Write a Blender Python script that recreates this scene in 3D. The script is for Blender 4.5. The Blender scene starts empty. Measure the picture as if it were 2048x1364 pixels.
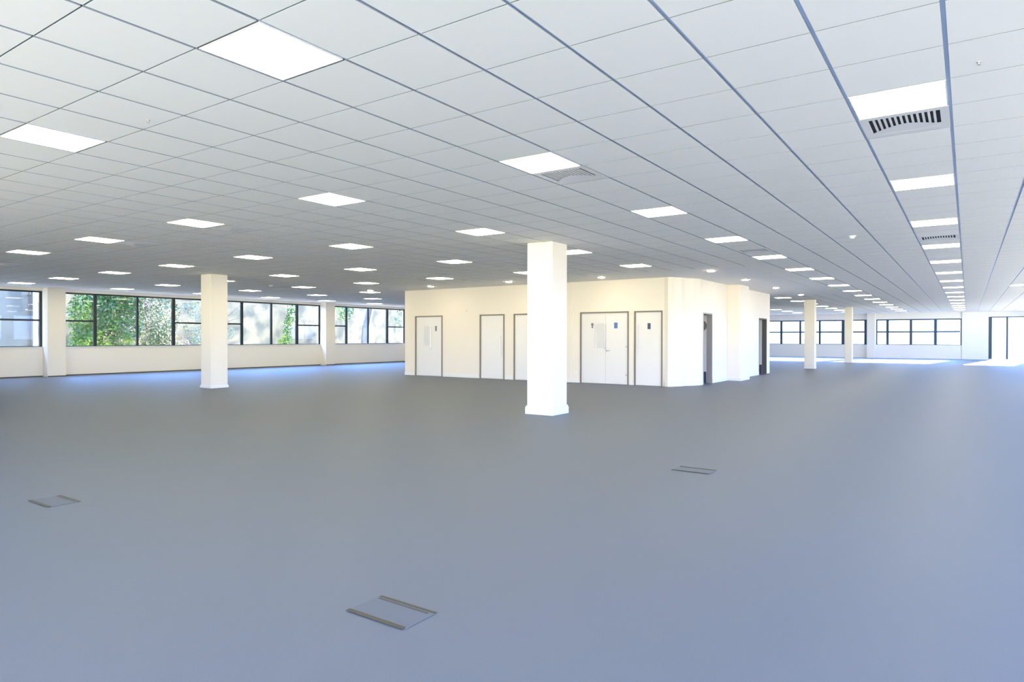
import bpy, bmesh, math, random
from mathutils import Vector, Matrix
random.seed(7)
SC = bpy.context.scene
COL = SC.collection
R = math.radians

# ------------------------------------------------------------------ camera
T = 0.6                       # ceiling module
EYE, CEIL = 1.36, 3.04
cd = bpy.data.cameras.new('camera')
cd.sensor_fit = 'HORIZONTAL'; cd.sensor_width = 36.0
cd.lens = 36.0 * 1328.5 / 2048.0
cd.clip_end = 400
cam = bpy.data.objects.new('camera', cd); COL.objects.link(cam)
yaw, pitch, roll = -0.601532, -0.005287, 0.00127
fw = Vector((math.sin(yaw), math.cos(yaw), 0)); rt = Vector((math.cos(yaw), -math.sin(yaw), 0)); up = Vector((0, 0, 1))
fw2 = fw * math.cos(pitch) + up * math.sin(pitch); up2 = up * math.cos(pitch) - fw * math.sin(pitch)
rt3 = rt * math.cos(roll) + up2 * math.sin(roll); up3 = up2 * math.cos(roll) - rt * math.sin(roll)
m = Matrix((rt3, up3, -fw2)).transposed().to_4x4()
m.translation = Vector((0.1121, -3.9526, EYE))
cam.matrix_world = m
SC.camera = cam

# ------------------------------------------------------------------ light, world, exposure
SC.view_settings.view_transform = 'Standard'
SC.view_settings.look = 'None'
SC.view_settings.gamma = 1.0
SC.view_settings.exposure = 0.06
SC.view_settings.use_curve_mapping = False
SKY = (0.19, 0.40, 1.0); SKY_S = 25.0
LAMP = (1.0, 0.91, 0.60); LAMP_S = 24.0; SPOT_S = 120.0
SUN_S = 50.0
w = bpy.data.worlds.new('sky'); SC.world = w; w.use_nodes = True
LAND = (0.80, 0.80, 1.0); LAND_S = 4.5
SKY_R = (0.40, 0.54, 1.0); SKY_RS = 23.5; LAND_R = (1.0, 0.93, 0.70); LAND_RS = 19.5       # rear half of the world, brightened to lift the ceiling
wn_ = w.node_tree; bg = wn_.nodes['Background']; bg.inputs[1].default_value = 1.0
tcw = wn_.nodes.new('ShaderNodeTexCoord'); sp = wn_.nodes.new('ShaderNodeSeparateXYZ'); rw = wn_.nodes.new('ShaderNodeValToRGB')
mw_ = wn_.nodes.new('ShaderNodeMath'); mw_.operation = 'MULTIPLY_ADD'; mw_.inputs[1].default_value = 0.5; mw_.inputs[2].default_value = 0.5
wn_.links.new(tcw.outputs['Generated'], sp.inputs[0]); wn_.links.new(sp.outputs['Z'], mw_.inputs[0]); wn_.links.new(mw_.outputs[0], rw.inputs[0])
el = rw.color_ramp.elements; el[0].position = 0.49; el[1].position = 0.56
el[0].color = (*[c * LAND_S for c in LAND], 1); el[1].color = (*[c * SKY_S for c in SKY], 1)
rb = wn_.nodes.new('ShaderNodeValToRGB'); wn_.links.new(mw_.outputs[0], rb.inputs[0]); er = rb.color_ramp.elements
er[0].position = 0.49; er[1].position = 0.56
er[0].color = (*[c * LAND_RS for c in LAND_R], 1); er[1].color = (*[c * SKY_RS for c in SKY_R], 1)
mix = wn_.nodes.new('ShaderNodeMix'); mix.data_type = 'RGBA'; wn_.links.new(rw.outputs[0], mix.inputs[6]); wn_.links.new(rb.outputs[0], mix.inputs[7])
wn_.links.new(mix.outputs[2], bg.inputs[0])
# extra brightness added to the world behind the viewer (-y) to light the ceiling
mr = wn_.nodes.new('ShaderNodeMapRange'); mr.inputs['From Min'].default_value = 0.15; mr.inputs['From Max'].default_value = -0.75
mr.inputs['To Min'].default_value = 0.0; mr.inputs['To Max'].default_value = 1.0
wn_.links.new(sp.outputs['Y'], mr.inputs['Value']); wn_.links.new(mr.outputs[0], mix.inputs[0])
sd = bpy.data.lights.new('sun', 'SUN'); sd.energy = SUN_S; sd.angle = R(1.5); sd.color = (1.0, 0.95, 0.86)
sun = bpy.data.objects.new('sun', sd); COL.objects.link(sun)
sun.rotation_euler = Vector((0.13, 1.0, 0.25)).to_track_quat('Z', 'Y').to_euler()

def portal(loc, sx, sy, normal):
    ld = bpy.data.lights.new('window_portal', 'AREA'); ld.shape = 'RECTANGLE'; ld.size = sx; ld.size_y = sy
    ld.cycles.is_portal = True
    o = bpy.data.objects.new('window_portal', ld); COL.objects.link(o); o.location = loc
    z = -Vector(normal); y = Vector((0, 0, 1)); x = y.cross(z)
    o.rotation_euler = Matrix((x, y, z)).transposed().to_euler()

# ------------------------------------------------------------------ materials
def mat(name, col, rough=0.6, metal=0.0, spec=0.5, noise=None, emit=None, bump=None):
    mt = bpy.data.materials.new(name); mt.use_nodes = True
    nt = mt.node_tree; b = nt.nodes['Principled BSDF']
    b.inputs['Base Color'].default_value = (*col, 1)
    b.inputs['Roughness'].default_value = rough
    b.inputs['Metallic'].default_value = metal
    b.inputs['Specular IOR Level'].default_value = spec
    if emit:
        b.inputs['Emission Color'].default_value = (*emit[0], 1); b.inputs['Emission Strength'].default_value = emit[1]
    if noise or bump:
        tc = nt.nodes.new('ShaderNodeTexCoord')
    if noise:                       # (scale, second colour, low, high, detail)
        sc_, c2, lo, hi, det = noise
        n = nt.nodes.new('ShaderNodeTexNoise'); n.inputs['Scale'].default_value = sc_; n.inputs['Detail'].default_value = det
        nt.links.new(tc.outputs['Object'], n.inputs['Vector'])
        r = nt.nodes.new('ShaderNodeValToRGB'); r.color_ramp.elements[0].position = lo; r.color_ramp.elements[1].position = hi
        r.color_ramp.elements[0].color = (*col, 1); r.color_ramp.elements[1].color = (*c2, 1)
        nt.links.new(n.outputs['Fac'], r.inputs[0]); nt.links.new(r.outputs[0], b.inputs['Base Color'])
    if bump:
        n = nt.nodes.new('ShaderNodeTexNoise'); n.inputs['Scale'].default_value = bump[0]; n.inputs['Detail'].default_value = 3
        nt.links.new(tc.outputs['Object'], n.inputs['Vector'])
        bp = nt.nodes.new('ShaderNodeBump'); bp.inputs['Strength'].default_value = bump[1]; bp.inputs['Distance'].default_value = 0.002
        nt.links.new(n.outputs['Fac'], bp.inputs['Height']); nt.links.new(bp.outputs[0], b.inputs['Normal'])
    return mt

M = {}
M['carpet'] = mat('carpet', (0.098, 0.113, 0.140), 0.55, spec=0.5, noise=(260, (0.122, 0.140, 0.172), 0.35, 0.65, 2), bump=(400, 0.12))
M['paint'] = mat('wall_paint', (0.87, 0.81, 0.71), 0.55, spec=0.3)
M['white'] = mat('white_satin_paint', (0.86, 0.85, 0.83), 0.35, spec=0.5)
M['tile'] = mat('mineral_ceiling_tile', (0.89, 0.88, 0.84), 0.75, spec=0.25, noise=(900, (0.84, 0.83, 0.80), 0.45, 0.7, 2))
M['tile_edge'] = mat('tile_edge_joint_shade', (0.36, 0.39, 0.43), 0.9)  # edges greyed to paint shade into the tile joints
M['plaster'] = mat('ceiling_plasterboard', (0.84, 0.84, 0.83), 0.6, spec=0.3)
M['tbar'] = mat('ceiling_grid_metal', (0.60, 0.75, 0.96), 0.30, metal=0.0)
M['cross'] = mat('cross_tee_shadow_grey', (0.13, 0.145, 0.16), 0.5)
M['lamp_rim'] = mat('luminaire_rim', (0.82, 0.82, 0.82), 0.4)
M['lamp'] = mat('luminaire_diffuser', (0.9, 0.9, 0.88), 0.5, emit=(LAMP, LAMP_S))
M['spot'] = mat('downlight_lens', (0.9, 0.9, 0.88), 0.5, emit=((1.0, 0.80, 0.58), SPOT_S))
M['frame'] = mat('dark_window_frame', (0.012, 0.020, 0.020), 0.35)
M['frame_blue'] = mat('flare_blue_window_frame', (0.012, 0.055, 0.10), 0.35)  # blue flare round the bright panes is put into the frame colour
M['door'] = mat('white_door', (0.84, 0.82, 0.79), 0.35)
M['door_edge'] = mat('brown_grey_door_frame', (0.22, 0.19, 0.16), 0.45)
M['steel'] = mat('brushed_steel', (0.62, 0.61, 0.60), 0.35, metal=0.9)
M['panel'] = mat('vision_glass', (0.75, 0.75, 0.74), 0.12)
M['blue'] = mat('blue_sign', (0.10, 0.20, 0.52), 0.4)
M['navy'] = mat('dark_sign', (0.05, 0.08, 0.15), 0.4)
M['signgrey'] = mat('grey_sign', (0.22, 0.23, 0.24), 0.4)
M['kick'] = mat('blue_grey_kick_plate', (0.07, 0.085, 0.13), 0.4)
M['void'] = mat('duct_dark', (0.012, 0.012, 0.018), 0.8)
M['vent'] = mat('vent_white', (0.74, 0.74, 0.74), 0.4)
M['skirt_dark'] = mat('dark_skirting', (0.07, 0.065, 0.06), 0.5)
M['brass'] = mat('floor_box_trim', (0.055, 0.050, 0.034), 0.6)
M['boxlid'] = mat('floor_box_lid', (0.090, 0.103, 0.130), 0.6, noise=(260, (0.112, 0.128, 0.160), 0.35, 0.65, 2))
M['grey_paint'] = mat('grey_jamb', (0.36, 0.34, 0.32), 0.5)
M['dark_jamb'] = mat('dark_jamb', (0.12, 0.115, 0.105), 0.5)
M['strip_blue'] = mat('blue_strip', (0.10, 0.22, 0.30), 0.8)
M['leaf'] = mat('leaf_green', (0.02, 0.11, 0.02), 0.5, noise=(1.1, (0.16, 0.28, 0.035), 0.42, 0.62, 3))
M['leaf2'] = mat('leaf_sage', (0.03, 0.085, 0.03), 0.5, noise=(0.9, (0.22, 0.27, 0.16), 0.40, 0.60, 3))
M['blossom'] = mat('pink_buds', (0.42, 0.26, 0.20), 0.5)
M['bark'] = mat('bark', (0.09, 0.075, 0.06), 0.9, noise=(6, (0.20, 0.18, 0.15), 0.4, 0.7, 4))
M['trunk_pale'] = mat('pale_bark', (0.10, 0.105, 0.10), 0.9, noise=(4, (0.16, 0.16, 0.145), 0.4, 0.7, 4))
M['render'] = mat('stained_render', (0.075, 0.085, 0.075), 0.9, noise=(1.3, (0.18, 0.165, 0.12), 0.36, 0.54, 8))
M['concrete'] = mat('blue_grey_concrete', (0.10, 0.12, 0.13), 0.9, noise=(0.8, (0.19, 0.21, 0.22), 0.35, 0.65, 5))
M['ground'] = mat('paved_ground', (0.90, 0.66, 0.40), 0.9)
def glass_mat():
    mt = bpy.data.materials.new('window_glass'); mt.use_nodes = True; nt = mt.node_tree
    nt.nodes.remove(nt.nodes['Principled BSDF']); out = nt.nodes['Material Output']
    t = nt.nodes.new('ShaderNodeBsdfTransparent'); g = nt.nodes.new('ShaderNodeBsdfGlossy'); mx = nt.nodes.new('ShaderNodeMixShader')
    t.inputs[0].default_value = (0.95, 0.97, 0.96, 1); g.inputs['Roughness'].default_value = 0.02; mx.inputs[0].default_value = 0.03
    nt.links.new(t.outputs[0], mx.inputs[1]); nt.links.new(g.outputs[0], mx.inputs[2]); nt.links.new(mx.outputs[0], out.inputs[0])
    return mt
M['glass'] = glass_mat()

# ------------------------------------------------------------------ helpers
def box(bm, x0, x1, y0, y1, z0, z1):
    v = [bm.verts.new((x, y, z)) for z in (z0, z1) for y in (y0, y1) for x in (x0, x1)]
    for f in ((0, 2, 3, 1), (4, 5, 7, 6), (0, 1, 5, 4), (2, 6, 7, 3), (0, 4, 6, 2), (1, 3, 7, 5)):
        bm.faces.new([v[i] for i in f])
def prism(bm, pts, z0, z1):
    n = len(pts); a = [bm.verts.new((x, y, z0)) for x, y in pts]; b = [bm.verts.new((x, y, z1)) for x, y in pts]
    bm.faces.new(list(reversed(a))); bm.faces.new(b)
    for i in range(n):
        j = (i + 1) % n; bm.faces.new((a[i], a[j], b[j], b[i]))
def cyl(bm, p0, p1, r0, r1=None, n=16, cap=True):
    r1 = r0 if r1 is None else r1
    p0, p1 = Vector(p0), Vector(p1); d = (p1 - p0).normalized()
    a = d.orthogonal().normalized(); b = d.cross(a)
    A = [bm.verts.new(p0 + (a * math.cos(t) + b * math.sin(t)) * r0) for t in [2 * math.pi * i / n for i in range(n)]]
    B = [bm.verts.new(p1 + (a * math.cos(t) + b * math.sin(t)) * r1) for t in [2 * math.pi * i / n for i in range(n)]]
    for i in range(n):
        j = (i + 1) % n; bm.faces.new((A[i], A[j], B[j], B[i]))
    if cap: bm.faces.new(list(reversed(A))); bm.faces.new(B)
def obj(name, bm, m, parent=None, bevel=0, mats=None, smooth=False):
    me = bpy.data.meshes.new(name)
    bmesh.ops.recalc_face_normals(bm, faces=bm.faces)
    if smooth:
        for f in bm.faces: f.smooth = True
    bm.to_mesh(me); bm.free()
    for q in (mats or [m]): me.materials.append(M[q])
    o = bpy.data.objects.new(name, me); COL.objects.link(o)
    if parent: o.parent = parent
    if bevel:
        md = o.modifiers.new('bevel', 'BEVEL'); md.width = bevel; md.segments = 2; md.limit_method = 'ANGLE'
    return o
def boxes(name, lst, m, parent=None, bevel=0):
    bm = bmesh.new()
    for b in lst: box(bm, *b)
    return obj(name, bm, m, parent, bevel)
def tag(o, label, cat, group=None):
    o['label'] = label; o['category'] = cat
    if group: o['group'] = group
    return o
def thing(name, label, cat, loc=(0, 0, 0), group=None):
    o = bpy.data.objects.new(name, None); COL.objects.link(o); o.location = loc
    return tag(o, label, cat, group)
def struct(o): o['kind'] = 'structure'; return o
def sempty(name):
    o = bpy.data.objects.new(name, None); COL.objects.link(o); return struct(o)
def dup(root, loc, label):
    r = root.copy(); COL.objects.link(r); r.location = loc; r['label'] = label
    for ch in list(root.children):
        c = ch.copy(); COL.objects.link(c); c.parent = r
        for g in list(ch.children):
            d = g.copy(); COL.objects.link(d); d.parent = c
    return r
def wall_boxes(axis, c0, c1, a0, a1, z0, z1, openings):
    """boxes of a wall along y (axis 'x': between x=c0..c1) or along x (axis 'y') with openings (a, b, za, zb)."""
    out = []; cur = a0
    def add(a, b, za, zb):
        if b - a > 1e-4 and zb - za > 1e-4:
            out.append((c0, c1, a, b, za, zb) if axis == 'x' else (a, b, c0, c1, za, zb))
    for (a, b, za, zb) in sorted(openings):
        add(cur, a, z0, z1); add(a, b, z0, za); add(a, b, zb, z1); cur = b
    add(cur, a1, z0, z1)
    return out

XL, XR, YB, YF = -26.0, 4.0, -8.2, 47.5
H2 = 3.06     # walls run up past the tile face to the grid

# ------------------------------------------------------------------ floor
struct(boxes('floor', [(XL - 0.3, XR + 0.3, YB - 0.3, YF + 0.3, -0.25, 0.0)], 'carpet'))

# ------------------------------------------------------------------ ceiling
LIGHTS = []
for a, bs in ((0, range(2, 73, 5)), (5, range(-3, 73, 5)), (10, [-3, 2, 7, 12, 17] + list(range(42, 73, 5))),
              (15, [2, 7, 12, 17, 62, 67, 72]), (20, [2, 7, 12, 17]), (25, [2, 7, 12, 17]), (30, [7, 12, 17, 22, 27, 32]),
              (35, [7, 12, 17, 22, 27, 32]), (40, [7, 12, 17, 22, 27, 32, 37]), (-3, [37])):
    for b in bs: LIGHTS.append((a, b))
VENTS = [(0, 3), (5, 3), (15, 3), (20, 3), (30, 3), (0, 15), (5, 15), (15, 15), (20, 15)]
skip = set(LIGHTS) | set(VENTS)
A0, A1, B0, B1 = -6, 43, -13, 79
GX, GY = 0.0120, 0.0050; RZ = CEIL + 0.014     # deep reveal beside the main tees, fine joint at the cross tees
def margin(a, b):   # plasterboard band round the core
    return 7 <= a < 31 and 20 <= b < 40
bm = bmesh.new()
for a in range(A0, A1):
    for b in range(B0, B1):
        if (a, b) in skip or margin(a, b): continue
        x1, x0 = -a * T - GX, -(a + 1) * T + GX; y0, y1 = b * T + GY, (b + 1) * T - GY
        lo = [bm.verts.new(p) for p in ((x0, y0, CEIL), (x0, y1, CEIL), (x1, y1, CEIL), (x1, y0, CEIL))]
        hi = [bm.verts.new(p) for p in ((x0, y0, RZ), (x0, y1, RZ), (x1, y1, RZ), (x1, y0, RZ))]
        bm.faces.new(lo)
        for i in range(4):
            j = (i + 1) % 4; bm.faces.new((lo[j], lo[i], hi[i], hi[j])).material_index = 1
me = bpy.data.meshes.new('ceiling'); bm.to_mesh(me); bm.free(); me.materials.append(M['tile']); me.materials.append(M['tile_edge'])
ceiling = struct(bpy.data.objects.new('ceiling', me)); COL.objects.link(ceiling)
boxes('ceiling_grid', [(-A1 * T, -A0 * T, B0 * T, B1 * T, RZ, RZ + 0.02)], 'tbar', ceiling)
e = 0.001
boxes('plasterboard_margin', [(-31 * T + e, -7 * T - e, 20 * T + e, 40 * T - e, CEIL, RZ - e),
                              (XL - 0.3, -A1 * T, YB - 0.3, YF + 0.3, CEIL, RZ + 0.02),
                              (-A0 * T, XR + 0.3, YB - 0.3, YF + 0.3, CEIL, RZ + 0.02),
                              (-A1 * T, -A0 * T, YB - 0.3, B0 * T, CEIL, RZ + 0.02),
                              (-A1 * T, -A0 * T, B1 * T, YF + 0.3, CEIL, RZ + 0.02)], 'plaster', ceiling)
boxes('roof_slab', [(XL - 0.5, XR + 0.5, YB - 0.5, YF + 0.5, RZ + 0.03, 3.5)], 'plaster', ceiling)
struct(boxes('wall_sky_blocker', [(XL - 0.3, XR + 0.3, YB - 0.3, YF + 0.3, 3.5, 12.0)], 'render'))  # unseen block added overhead to keep sky light off the courtyard

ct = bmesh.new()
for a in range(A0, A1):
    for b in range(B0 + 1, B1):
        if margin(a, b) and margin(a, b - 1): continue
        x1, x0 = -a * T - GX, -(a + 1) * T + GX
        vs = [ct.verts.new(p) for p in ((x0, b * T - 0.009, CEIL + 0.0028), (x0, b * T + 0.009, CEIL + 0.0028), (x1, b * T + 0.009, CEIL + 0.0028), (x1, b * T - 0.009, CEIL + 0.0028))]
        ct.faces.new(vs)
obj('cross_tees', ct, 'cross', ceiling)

# ------------------------------------------------------------------ walls and windows
def window(n, axis, c, a0, a1, z0, z1, mull, m, transoms=(), zt=2.02, inward=1, mw=0.07, rails=0.055, depth=0.06, tr=0.03):
    """window_<n>: frame + glass in plane c. mull = list of (a, width); transoms = (a, b) spans with a rail at zt."""
    root = sempty('window_%d' % n)
    def bx(a, b, za, zb, d=depth, off=0.0):
        lo, hi = c - d / 2 + off, c + d / 2 + off
        return (lo, hi, a, b, za, zb) if axis == 'x' else (a, b, lo, hi, za, zb)
    fr = [bx(a0, a1, z1 - rails, z1), bx(a0, a1, z0, z0 + rails * 0.5), bx(a0, a0 + mw, z0 + rails * 0.5, z1 - rails), bx(a1 - mw, a1, z0 + rails * 0.5, z1 - rails)]
    boxes('window_frame', fr, m, root)
    for a, wd in mull:
        boxes('mullion', [bx(a - wd / 2, a + wd / 2, z0 + rails * 0.5, z1 - rails, depth + 0.02)], m, root)
    for a, b in transoms:
        boxes('transom', [bx(a, b, zt - tr, zt + tr, depth * 0.8)], m, root)
    g = boxes('window_glass', [bx(a0 + 0.02, a1 - 0.02, z0 + 0.02, z1 - 0.02, 0.006)], 'glass', root)
    return root

# left wall: bays of 5.9 m between projecting piers
PIERS = [0.05 + 5.9 * k for k in range(-2, 9)]          # near edges y
PIERS = [5.70 + 5.92 * k for k in range(-2, 8)]
PW, ZS, ZH = 0.55, 1.0, 2.93
ops = []
for k in range(len(PIERS) - 1):
    ops.append((PIERS[k] + PW, PIERS[k + 1], ZS, ZH))
struct(boxes('wall_left', wall_boxes('x', XL - 0.25, XL, YB, YF, 0, CEIL, ops), 'paint'))
struct(boxes('wall_left_piers', [(XL, XL + 0.4, y, y + PW, 0, CEIL) for y in PIERS], 'paint'))
struct(boxes('trim_1', [(XL - 0.12, XL + 0.03, a + 0.01, b - 0.01, ZS, ZS + 0.02) for a, b, _, _ in ops], 'white'))
struct(boxes('baseboard_left', [(XL, XL + 0.015, a, b, 0, 0.035) for a, b, _, _ in ops] + [(XL + 0.4, XL + 0.415, y, y + PW, 0, 0.035) for y in PIERS], 'skirt_dark'))
wn = 1
for a, b, z0, z1 in ops[1:6]:
    mu = [(a + 1.13, 0.10), (a + 2.62, 0.07), (a + 4.02, 0.12)]
    window(wn, 'x', XL - 0.06, a, b, z0 + 0.02, z1, mu, 'frame', [(a + 0.07, a + 1.08), (a + 4.08, b - 0.07)], zt=1.93)
    portal((XL + 0.02, (a + b) / 2, (z0 + z1) / 2), b - a, z1 - z0, (1, 0, 0))
    wn += 1

# far wall: high heads with a deep bulkhead over them
FS, FH = 0.90, 2.62
fops = [(-12.95, -5.62, FS, FH), (-5.05, -0.22, FS, FH), (1.18, 3.4, 0.05, 2.70), (-20.2, -13.6, FS, FH)]
struct(boxes('wall_far', wall_boxes('y', YF, YF + 0.25, XL, XR, 0, CEIL, fops), 'white'))
struct(boxes('trim_2', [(-5.58, -5.10, YF - 0.35, YF, 0, CEIL), (-0.20, 1.10, YF - 0.10, YF, 0, CEIL)], 'white'))
struct(boxes('baseboard_far', [(XL, -5.6, YF - 0.02, YF, 0, 0.1), (-5.08, -0.22, YF - 0.02, YF, 0, 0.1)], 'white'))
window(wn, 'y', YF + 0.08, -12.95, -5.62, FS, FH, [(-11.2, 0.15), (-9.9, 0.13), (-8.6, 0.13), (-7.1, 0.2)], 'frame_blue', [(-12.9, -5.7)], zt=1.77, mw=0.17, rails=0.08, depth=0.12, tr=0.05); wn += 1
window(wn, 'y', YF + 0.08, -5.05, -0.22, FS, FH, [(-4.38, 0.16), (-3.02, 0.16), (-1.64, 0.17)], 'frame_blue', [(-5.0, -0.3)], zt=1.77, mw=0.07, rails=0.08, depth=0.12, tr=0.05); wn += 1
window(wn, 'y', YF + 0.08, -20.2, -13.6, FS, FH, [(-18.5, 0.16), (-17.0, 0.16), (-15.4, 0.17)], 'frame_blue', [(-20.1, -13.7)], zt=1.77, mw=0.08, rails=0.08, depth=0.12, tr=0.05); wn += 1
# glazed door in the far wall
d = sempty('door_1')
boxes('door_frame', [(1.18, 1.36, YF + 0.02, YF + 0.16, 0.02, 2.70), (3.3, 3.4, YF + 0.02, YF + 0.16, 0.02, 2.70), (1.36, 3.3, YF + 0.02, YF + 0.16, 2.64, 2.70)], 'frame_blue', d)
boxes('door_stile', [(2.07, 2.17, YF + 0.04, YF + 0.14, 0.05, 2.64)], 'frame_blue', d)
boxes('door_glass', [(1.36, 3.3, YF + 0.087, YF + 0.093, 0.05, 2.64)], 'glass', d)
for a, b, z0, z1 in fops: portal(((a + b) / 2, YF - 0.01, (z0 + z1) / 2), b - a, z1 - z0, (0, -1, 0))

# right and rear walls close the room outside the picture; both are glazed
rops = [(-8.6 + 5.9 * k, -8.6 + 5.9 * k + 5.3, 1.15, 2.95) for k in range(9)]
struct(boxes('wall_right', wall_boxes('x', XR, XR + 0.25, YB, YF, 0, CEIL, rops), 'paint'))
for a, b, z0, z1 in rops:
    window(wn, 'x', XR + 0.1, a, b, z0, z1, [(a + 1.75, 0.08), (a + 3.5, 0.08)], 'frame', [], mw=0.06); wn += 1
    portal((XR - 0.02, (a + b) / 2, (z0 + z1) / 2), b - a, z1 - z0, (-1, 0, 0))
bops = [(-25.2 + 5.9 * k, -25.2 + 5.9 * k + 5.3, 0.30, 2.95) for k in range(2, 5)]
struct(boxes('wall_rear', wall_boxes('y', YB - 0.25, YB, XL, XR, 0, CEIL, bops), 'paint'))
for a, b, z0, z1 in bops:
    window(wn, 'y', YB - 0.1, a, b, z0, z1, [(a + 1.75, 0.08), (a + 3.5, 0.08)], 'frame', [], mw=0.06); wn += 1
    portal(((a + b) / 2, YB + 0.02, (z0 + z1) / 2), b - a, z1 - z0, (0, 1, 0))

# ------------------------------------------------------------------ core
CX0, CX1, CY0, CY1 = -16.71, -6.2, 13.7, 22.62
core_doors = [(-16.2, -14.93), (-13.3, -12.3), (-11.93, -10.9), (-9.51, -7.93), (-7.76, -6.91)]
DH = 2.12
cfo = [(a, b, 0, DH) for a, b in core_doors]
struct(boxes('wall_core_front', wall_boxes('y', CY0, CY0 + 0.22, CX0, -6.86, 0, CEIL, cfo), 'paint'))
struct(boxes('wall_core_left', [(CX0, CX0 + 0.2, CY0 + 0.22, CY1, 0, CEIL)], 'paint'))
struct(boxes('wall_core_back', [(CX0, CX1, CY1, CY1 + 0.2, 0, CEIL)], 'paint'))
SD = [(15.0, 15.82), (21.22, 22.33)]
struct(boxes('wall_core_right', wall_boxes('x', CX1 - 0.15, CX1, 14.75, CY1, 0, CEIL, [(a, b, 0, 2.09) for a, b in SD]), 'paint'))
bm = bmesh.new()   # rounded corner: engaged column, then a canted face
prism(bm, [(-6.86, 13.7), (-6.74, 13.66), (-6.66, 13.72), (-6.62, 13.86), (-6.50, 14.04), (-6.46, 14.24), (-6.30, 14.50), (-6.2, 14.75), (-6.45, 14.76), (-6.88, 14.0), (-6.88, 13.92), (-6.86, 13.9)], 0, CEIL)
struct(obj('wall_core_corner', bm, 'paint'))
struct(boxes('trim_3', [(-9.86, -9.80, CY0 - 0.02, CY0, 0, CEIL)], 'paint', bevel=0.006))
sk = []
edges = [CX0] + [v for d_ in core_doors for v in (d_[0] - 0.05, d_[1] + 0.05)] + [-6.86]
for i in range(0, len(edges), 2): sk.append((edges[i], edges[i + 1], CY0 - 0.018, CY0, 0, 0.12))
for a, b in ((15.82 + 0.04, 17.35), (18.35, 21.18), (22.37, CY1)): sk.append((CX1, CX1 + 0.018, a, b, 0, 0.12))
struct(boxes('baseboard_core', sk, 'white', bevel=0.004))
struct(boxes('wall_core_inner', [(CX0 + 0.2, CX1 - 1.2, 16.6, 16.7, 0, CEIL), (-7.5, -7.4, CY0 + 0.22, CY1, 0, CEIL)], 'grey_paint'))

def door_frame(root, a, b, h, y, m='door_edge', wd=0.036):
    boxes('door_frame', [(a - 0.0, a + wd, y - 0.022, y + 0.12, 0, h), (b - wd, b, y - 0.022, y + 0.12, 0, h), (a + wd, b - wd, y - 0.022, y + 0.12, h - wd, h)], m, root)
def pull(root, x, z0, z1, y, name='pull_handle', m='steel', r=0.012):
    bm = bmesh.new()
    cyl(bm, (x, y - 0.06, z0), (x, y - 0.06, z1), r, n=12)
    for z in (z0 + 0.05, z1 - 0.05): cyl(bm, (x, y - 0.06, z), (x, y, z), r * 0.8, n=10)
    o = obj(name, bm, m, root, smooth=False); o['label'] = 'slim steel pull handle'; return o
for i, (a, b) in enumerate(core_doors):
    d = sempty('door_%d' % (i + 2)); y = CY0; yl = y + 0.012
    door_frame(d, a, b, DH, y)
    if i == 3:
        mid = (a + b) / 2 + 0.05
        L = boxes('door_leaf', [(a + 0.038, mid - 0.002, yl, yl + 0.045, 0.006, DH - 0.038)], 'door', d, 0.002)
        L2 = boxes('door_leaf', [(mid + 0.002, b - 0.038, yl, yl + 0.045, 0.006, DH - 0.038)], 'door', d, 0.002)
    else:
        L = boxes('door_leaf', [(a + 0.038, b - 0.038, yl, yl + 0.045, 0.006, DH - 0.038)], 'door', d, 0.002)
    if i == 0:
        boxes('vision_panel', [(-15.80, -15.50, yl - 0.006, yl, 1.08, 1.76)], 'panel', L, 0.002)
        pull(L, -15.45, 0.92, 1.74, yl)
        boxes('door_sign', [(-15.28, -15.20, yl - 0.004, yl, 1.58, 1.76)], 'signgrey', L)['label'] = 'small grey door sign'
    if i == 1: pull(L, -12.45, 0.74, 1.43, yl)
    if i == 3:
        boxes('vision_panel', [(-8.94, -8.70, yl - 0.006, yl, 1.05, 1.78)], 'panel', L, 0.002)
        pull(L, -8.97, 1.06, 1.78, yl, m='steel'); pull(L, -8.67, 1.0, 1.78, yl)
        bm = bmesh.new(); cyl(bm, (-8.63, yl, 0.98), (-8.63, yl - 0.05, 0.98), 0.022, n=14); cyl(bm, (-8.63, yl - 0.045, 0.98), (-8.52, yl - 0.045, 0.98), 0.011, n=10)
        obj('lever_handle', bm, 'steel', L2)
        bm = bmesh.new(); cyl(bm, (-9.11, yl, 1.75), (-9.11, yl - 0.005, 1.75), 0.045, n=20); box(bm, -9.135, -9.085, yl - 0.004, yl, 1.64, 1.71)
        obj('door_sign', bm, 'signgrey', L)['label'] = 'small dark round door sign'
        boxes('door_sign', [(-8.40, -8.29, yl - 0.005, yl, 1.63, 1.80)], 'blue', L2)['label'] = 'blue rectangular door sign'
        for z in (0.28, 1.1): boxes('hinge', [(b - 0.11, b - 0.045, yl - 0.006, yl + 0.004, z - 0.02, z + 0.02)], 'steel', L2)
    if i == 4:
        pull(L, -7.63, 0.92, 1.75, yl, m='vent')
        boxes('door_sign', [(-7.36, -7.27, yl - 0.005, yl, 1.60, 1.77)], 'navy', L)['label'] = 'dark blue rectangular door sign'
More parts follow.
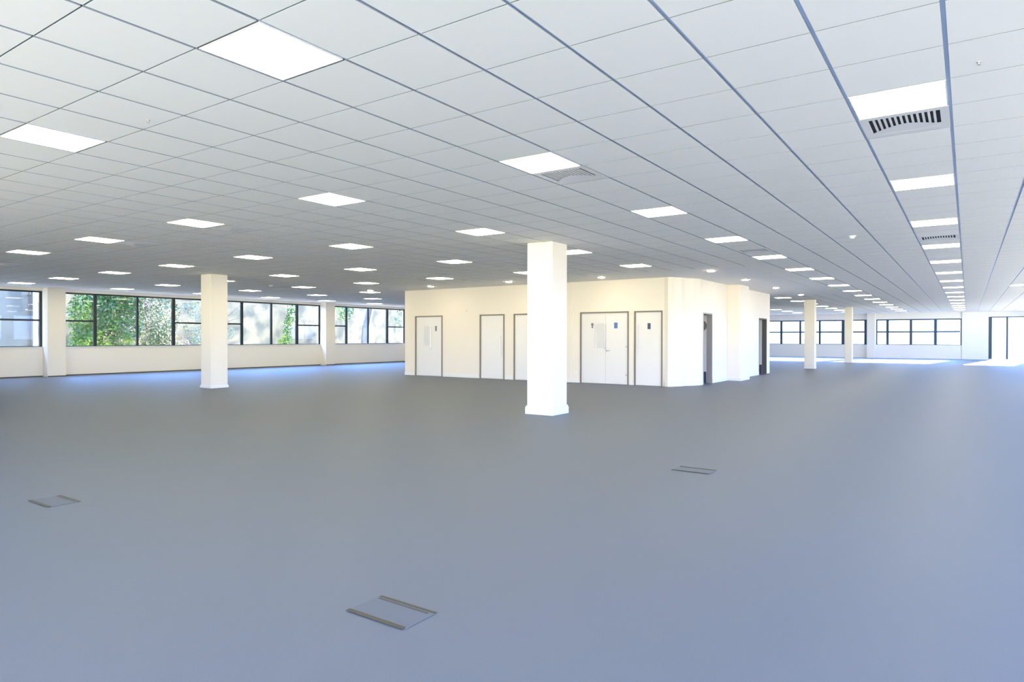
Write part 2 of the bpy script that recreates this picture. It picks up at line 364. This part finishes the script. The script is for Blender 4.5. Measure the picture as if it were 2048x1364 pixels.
# side doorways in the core's right wall
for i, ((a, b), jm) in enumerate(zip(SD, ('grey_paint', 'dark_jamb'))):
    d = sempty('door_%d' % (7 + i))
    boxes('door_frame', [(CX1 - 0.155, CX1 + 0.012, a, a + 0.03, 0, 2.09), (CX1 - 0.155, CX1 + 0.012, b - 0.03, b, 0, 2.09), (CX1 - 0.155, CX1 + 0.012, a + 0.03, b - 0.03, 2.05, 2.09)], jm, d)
    lf = [(CX1 - 0.95, CX1 - 0.16, b - 0.04, b, 0.01, 2.04)]
    L = boxes('door_leaf', lf, 'door', d)
    boxes('kick_plate', [(CX1 - 0.95, CX1 - 0.16, b - 0.048, b - 0.0405, 0.01, 0.34)], 'kick', L)['label'] = 'dark blue grey kick plate'
    if i == 0:
        bm = bmesh.new(); cyl(bm, (CX1 - 0.30, b - 0.041, 1.72), (CX1 - 0.30, b - 0.05, 1.72), 0.16, n=32)
        obj('vision_panel', bm, 'signgrey', L)['label'] = 'round dark vision panel'

# ------------------------------------------------------------------ columns
def column(x0, x1, y0, y1, label, sk=0.12, so=0.025):
    t = thing('column', label, 'column', ((x0 + x1) / 2, (y0 + y1) / 2, 0), 'square white columns')
    hx, hy = (x1 - x0) / 2, (y1 - y0) / 2
    boxes('shaft', [(-hx, hx, -hy, hy, 0, CEIL - 0.003)], 'paint', t, 0.012)
    bm = bmesh.new()
    box(bm, -hx - so, hx + so, -hy - so, hy + so, 0.001, sk)
    if so > 0.01: box(bm, -hx - so * 0.6, hx + so * 0.6, -hy - so * 0.6, hy + so * 0.6, sk, sk + 0.03)
    obj('skirting', bm, 'white', t, 0.005)
    return t
column(-6.36, -5.84, 5.95, 6.47, 'tall bright white square column with skirting, nearest to the viewer')
column(-16.86, -16.38, 6.02, 6.50, 'beige white square column in front of the tree-filled windows', 0.05, 0.02)
column(-5.86, -5.44, 27.6, 28.0, 'slim white column beyond the core, nearer of the two at right', 0.06, 0.01)
column(-5.46, -5.09, 36.3, 36.7, 'slim white column before the far windows, farther of the two at right', 0.06, 0.01)
bm = bmesh.new(); box(bm, CX1 - 0.001, -5.80, 17.35, 18.35, 0, CEIL)
struct(obj('wall_core_pilaster', bm, 'paint', bevel=0.01))
struct(boxes('baseboard_core_pilaster', [(CX1 + 0.02, -5.775, 17.325, 18.375, 0, 0.10)], 'white', bevel=0.004))

# ------------------------------------------------------------------ ceiling luminaires
ORD = ['nearest', 'second', 'third', 'fourth', 'fifth', 'sixth', 'seventh', 'eighth', 'ninth', 'tenth', 'eleventh', 'twelfth', 'thirteenth', 'fourteenth', 'fifteenth', 'sixteenth']
ROWN = {0: 'rightmost row', 5: 'second row from the right', 10: 'third row from the right', 15: 'fourth row from the right', 20: 'fifth row from the right',
        25: 'sixth row from the right', 30: 'seventh row from the right', 35: 'eighth row from the right', 40: 'ninth row, along the left windows', -3: ''}
def lum_label(a, b):
    row = [q for q in LIGHTS if q[0] == a]; k = row.index((a, b))
    if a == -3: return 'single lit ceiling panel to the right of the rightmost row'
    if a == 10 and b >= 42: return 'square lit ceiling panel beyond the core, third row, %s one there' % ORD[k - 5]
    if a == 15 and b >= 62: return 'square lit ceiling panel far beyond the core, fourth row, %s one there' % ORD[k - 4]
    return 'square lit ceiling panel, %s %s the %s' % (ORD[k], 'of' if k == 0 else 'along', ROWN[a])
lum = None
for a, b in LIGHTS:
    loc = (-(a + 0.5) * T, (b + 0.5) * T, CEIL)
    if lum is None:
        lum = thing('ceiling_luminaire', lum_label(a, b), 'ceiling light', loc, 'lit square ceiling panels')
        h = T / 2 - 0.0125; i = h - 0.008
        boxes('lamp_rim', [(-h, h, -h, -i, -0.002, 0.014), (-h, h, i, h, -0.002, 0.014), (-h, -i, -i, i, -0.002, 0.014), (i, h, -i, i, -0.002, 0.014)], 'lamp_rim', lum)
        bm = bmesh.new(); box(bm, -i, i, -i, i, -0.001, 0.008); obj('diffuser', bm, 'lamp', lum)['label'] = 'glowing white diffuser'
    else: dup(lum, loc, lum_label(a, b))

# downlights round the core
DL = [(-17.5, 12.75, 'small round downlight past the left end of the core'), (-14.45, 12.55, 'round downlight above the leftmost core door'),
      (-11.3, 12.5, 'round downlight just left of the nearest column'), (-8.3, 12.68, 'round downlight above the double door'),
      (-5.2, 12.6, 'round downlight at the front right corner of the core'), (-5.2, 15.7, 'round downlight above the open side doorway'),
      (-5.2, 19.4, 'round downlight beside the core, third along its right side'), (-5.25, 23.7, 'round downlight at the far end of the core')]
dl = None
for x, y, lb in DL:
    if dl is None:
        dl = thing('downlight', lb, 'ceiling light', (x, y, CEIL), 'round downlights round the core')
        bm = bmesh.new()
        cyl(bm, (0, 0, -0.008), (0, 0, 0), 0.115, n=28); obj('bezel', bm, 'lamp_rim', dl)
        bm = bmesh.new(); cyl(bm, (0, 0, -0.022), (0, 0, -0.0082), 0.082, 0.092, n=24); obj('lens', bm, 'spot', dl)['label'] = 'glowing round lens'
    else: dup(dl, (x, y, CEIL), lb)

# vents: louvred square grilles
VL = {(0, 3): 'large grey louvred vent beside the nearest light of the rightmost row', (5, 3): 'louvred ceiling vent touching the lit panel at centre',
      (15, 3): 'louvred ceiling vent beside the fourth row nearest light', (20, 3): 'louvred ceiling vent beside the fifth row nearest light',
      (30, 3): 'ceiling vent at the left edge of the picture', (0, 15): 'ceiling vent between lights far along the rightmost row',
      (5, 15): 'ceiling vent with a dark slot above the core corner', (15, 15): 'dark ceiling vent just left of the nearest column',
      (20, 15): 'faint ceiling vent above the left end of the core'}
vt = None
for a, b in VENTS:
    loc = (-(a + 0.5) * T, (b + 0.5) * T, CEIL)
    if vt is None:
        vt = thing('ceiling_vent', VL[(a, b)], 'air vent', loc, 'louvred ceiling vents')
        h = T / 2 - 0.008
        # outer tray with a rectangular well
        wx, w0, w1 = 0.235, -0.235, 0.20
        fr = [(-h, h, -h, w0, 0, 0.008), (-h, h, w1, h, 0, 0.008), (-h, -wx, w0, w1, 0, 0.008), (wx, h, w0, w1, 0, 0.008)]
        boxes('vent_frame', fr, 'vent', vt)
        boxes('duct_backing', [(-wx, wx, w0, w1, 0.0081, 0.0088)], 'void', vt)
        sl = []
        n = 13
        for k in range(n - 1):
            u = -wx + (k + 1) * 2 * wx / n
            sl.append((u - 0.008, u + 0.008, w0, w1, 0.001, 0.0080))
        bm = bmesh.new()
        for s in sl: box(bm, *s)
        obj('louvres', bm, 'vent', vt)
        bm = bmesh.new()   # blank panel with a curved edge that narrows the slots towards the middle
        N = 24; top = []
        for k in range(N + 1):
            u = -wx + 2 * wx * k / N; s = (u / wx)
            top.append((u, w1 - 0.06 - 0.16 * (1 - abs(s) ** 1.6) if s < 0.8 else w1 - 0.10))
        for k in range(N):
            q = [(top[k][0], top[k][1]), (top[k + 1][0], top[k + 1][1]), (top[k + 1][0], w1), (top[k][0], w1)]
            vs = [bm.verts.new((x, y, 0.0005)) for x, y in q]; bm.faces.new(vs)
        obj('blanking_plate', bm, 'vent', vt)
    else: dup(vt, loc, VL[(a, b)])

# detectors and sprinkler heads
def detector(x, y, label, r=0.05, kind='smoke_detector'):
    t = thing(kind, label, 'smoke detector' if kind == 'smoke_detector' else 'sprinkler', (x, y, CEIL), 'small ceiling fittings')
    bm = bmesh.new(); cyl(bm, (0, 0, -0.012), (0, 0, 0), r * 1.2, r * 1.3, n=24); obj('base', bm, 'lamp_rim', t)
    bm = bmesh.new(); cyl(bm, (0, 0, -0.045), (0, 0, -0.0122), r * 0.6, r, n=24); obj('sensor_head', bm, 'vent', t)
detector(-1.47, 8.25, 'small white smoke detector between rightmost and second light rows')
detector(-18.45, 9.32, 'small grey smoke detector between lights on the left, near the windows', 0.07)
def sprinkler(x, y, label):
    t = thing('sprinkler_head', label, 'sprinkler', (x, y, CEIL), 'sprinkler heads in the tiles')
    bm = bmesh.new(); cyl(bm, (0, 0, -0.004), (0, 0, 0), 0.012, n=16); obj('flange', bm, 'steel', t)
    bm = bmesh.new(); cyl(bm, (0, 0, -0.016), (0, 0, -0.0042), 0.004, n=10); cyl(bm, (0, 0, -0.018), (0, 0, -0.016), 0.009, n=12); obj('deflector', bm, 'steel', t)
sprinkler(0.16, 0.99, 'tiny sprinkler head in the upper right ceiling tiles')
sprinkler(-5.13, -1.3, 'tiny sprinkler head between the two front left lights')
sprinkler(-5.74, -2.07, 'tiny sprinkler head at the left edge of the ceiling')

# ------------------------------------------------------------------ floor boxes
FB = [(-2.235, -1.585, 'floor box lid in the carpet, nearest to the viewer at bottom centre'), (-2.2, 2.72, 'floor box lid in the carpet at right, beyond the nearest one'),
      (-6.11, -1.57, 'floor box lid in the carpet at the left')]
fb = None
for x, y, lb in FB:
    if fb is None:
        fb = thing('floor_box', lb, 'floor box', (x, y, 0), 'floor boxes in the carpet')
        hx, hy = 0.195, 0.105
        bm = bmesh.new(); box(bm, -hx, hx, -hy, hy, 0.0005, 0.0035); obj('lid', bm, 'boxlid', fb, 0.001)
        boxes('trim_strip', [(-hx, hx - 0.01, -hy - 0.014, -hy + 0.012, 0.0036, 0.006)], 'brass', fb)
        boxes('trim_strip', [(-hx + 0.01, hx, hy - 0.004, hy + 0.012, 0.0036, 0.006)], 'brass', fb)
        boxes('finger_slot', [(-hx + 0.02, hx - 0.03, hy - 0.026, hy - 0.014, 0.0036, 0.0048)], 'brass', fb)
    else: dup(fb, (x, y, 0), lb)

# small wall fittings
tag(boxes('wall_switch', [(-13.92, -13.82, CY0 - 0.012, CY0 - 0.0005, 2.23, 2.28)], 'vent', None, 0.002), 'tiny white fitting high on the core wall', 'wall fitting')
tag(boxes('power_socket', [(-9.71, -9.57, CY0 - 0.012, CY0 - 0.0005, 0.26, 0.35)], 'white', None, 0.003), 'white power socket low on the core wall beside the double door', 'socket')
tag(boxes('floor_strip', [(-0.9, 1.1, YF - 1.5, YF - 0.5, 0.0005, 0.012)], 'strip_blue', None, 0.004), 'thin blue strip on the floor before the far pier', 'mat')  # low blue slab on the floor by the far wall

# ------------------------------------------------------------------ outside
struct(boxes('ground', [(-60, XL - 0.3, -30, 80, -4.2, -4.0)], 'ground'))
g = boxes('garden_wall', [(-33.6, -33.2, -6, 75, -4.0, 4.1)], 'render')
tag(g, 'pale stained garden wall behind the left windows', 'wall')
t = thing('building', 'blue grey concrete building outside the leftmost window', 'building', (-31, 6.9, -4))
boxes('facade', [(-1.2, 0, -14, 0.31, 0, 13)], 'concrete', t)
boxes('corner_strip', [(-1.1, 0.02, 0.31, 0.48, 0, 13)], 'white', t)
bm = bmesh.new(); cyl(bm, (0.06, 0.17, 0), (0.06, 0.17, 12.5), 0.03, n=10)
for z in range(1, 12): box(bm, 0.0, 0.10, 0.12, 0.22, z, z + 0.05)
obj('drainpipe', bm, 'skirt_dark', t)

def blob_leaves(bm, centre, rad, n, size, rnd):
    for _ in range(n):
        while True:
            p = Vector((rnd.uniform(-1, 1), rnd.uniform(-1, 1), rnd.uniform(-1, 1)))
            if p.length < 1: break
        p = Vector(centre) + Vector((p.x * rad[0], p.y * rad[1], p.z * rad[2]))
        nrm = Vector((rnd.gauss(0.6, 1), rnd.gauss(0, 1), rnd.gauss(0.3, 1))).normalized()
        a = nrm.orthogonal().normalized(); a = (Matrix.Rotation(rnd.uniform(0, 6.28), 3, nrm) @ a); b = nrm.cross(a)
        s = size * rnd.uniform(0.6, 1.3)
        vs = [bm.verts.new(p + a * s), bm.verts.new(p + b * s * 0.45), bm.verts.new(p - a * s), bm.verts.new(p - b * s * 0.45)]
        bm.faces.new(vs)
def branches(bm, base, top, r, rnd, n=7, spread=1.4):
    pts = [Vector(base)]
    for k in range(1, 6):
        f = k / 5; p = Vector(base).lerp(Vector(top), f) + Vector((rnd.uniform(-.1, .1), rnd.uniform(-.12, .12), 0)) * (1 if k < 5 else 0)
        cyl(bm, pts[-1], p, r * (1 - 0.75 * (k - 1) / 5), r * (1 - 0.75 * k / 5), n=8, cap=False); pts.append(p)
    for k in range(n):
        s = pts[rnd.randint(2, 5)]; q = s
        dr = Vector((rnd.uniform(-.25, .25), rnd.choice((-1, 1)) * rnd.uniform(.3, 1), rnd.uniform(-.15, .9))).normalized()
        rr = r * 0.3
        for j in range(4):
            e2 = q + dr * spread * rnd.uniform(.18, .34); cyl(bm, q, e2, rr, rr * 0.65, n=5, cap=False); rr *= 0.65; q = e2
            dr = (dr + Vector((rnd.uniform(-.12, .12), rnd.uniform(-.4, .4), rnd.uniform(-.3, .5)))).normalized()
def tree(x, y, top, r, label, blobs, leafmat, seed, bark='bark', bud=0, n=9, spread=1.6, lean=(0, 0), group=None, cat='tree', name='tree'):
    rnd = random.Random(seed)
    t = thing(name, label, cat, (x, y, -4), group)
    bm = bmesh.new(); branches(bm, (0, 0, 0), (lean[0], lean[1], top + 4), r, rnd, n, spread); obj('trunk', bm, bark, t)
    bm = bmesh.new()
    for c, rad, k, s in blobs: blob_leaves(bm, (c[0], c[1], c[2] + 4), rad, k, s, rnd)
    obj('foliage', bm, leafmat, t)
    if bud:
        bm = bmesh.new()
        for c, rad, k, s in blobs[:3]: blob_leaves(bm, (c[0] + .2, c[1] + .4, c[2] + 4), (rad[0], rad[1] * .8, rad[2] * .8), bud, s * 0.7, rnd)
        obj('buds', bm, 'blossom', t)
tree(-29.9, 9.5, 4.2, 0.12, 'bright green leafy tree filling the left of the second window', [((0, 0, 2.2), (.8, 1.5, 1.7), 5200, .075), ((.1, -.6, 1.0), (.8, .9, .9), 1800, .07), ((0, .7, 3.4), (.8, 1.1, .9), 1200, .075)], 'leaf', 3, bud=260)
tree(-32.2, 12.3, 4.0, 0.10, 'sage green tree with pinkish buds in the second window', [((0, 0, 2.3), (.75, 1.7, 1.6), 3300, .07), ((0, .8, .9), (.7, 1.0, .7), 1200, .07), ((0, -.8, 3.2), (.7, .9, .8), 700, .07)], 'leaf2', 5, bud=420, n=13)
tree(-30.2, 14.3, 3.2, 0.08, 'sparse twiggy tree just left of the beige column', [((0, 0, 1.6), (.6, 1.3, .9), 850, .065), ((0, -.6, 2.7), (.5, .8, .6), 300, .06)], 'leaf2', 8, n=16, spread=2.2)
tree(-32.6, 20.6, 3.6, 0.05, 'climbing ivy on the pale wall beside a mullion', [((0, 0, 1.6), (.25, .30, 1.1), 330, .085), ((0, .25, 2.7), (.2, .35, .6), 160, .08), ((0, -.2, 1.1), (.25, .5, .4), 150, .08)], 'leaf', 11, n=8, spread=1.0, cat='climbing plant', name='climbing_ivy')
tree(-31.2, 24.3, 6.0, 0.42, 'thick pale leaning tree trunk outside the rightmost left window', [((0, -.7, 3.1), (.5, .6, .8), 420, .08)], 'leaf', 14, bark='trunk_pale', lean=(0, 2.0), n=3, spread=1.0)
tree(-32.1, 29.6, 3.2, 0.05, 'small green shrub at the right end of the left windows', [((0, 0, 2.5), (.5, .7, .9), 650, .08)], 'leaf2', 17, n=5, spread=0.9, cat='shrub', name='shrub')
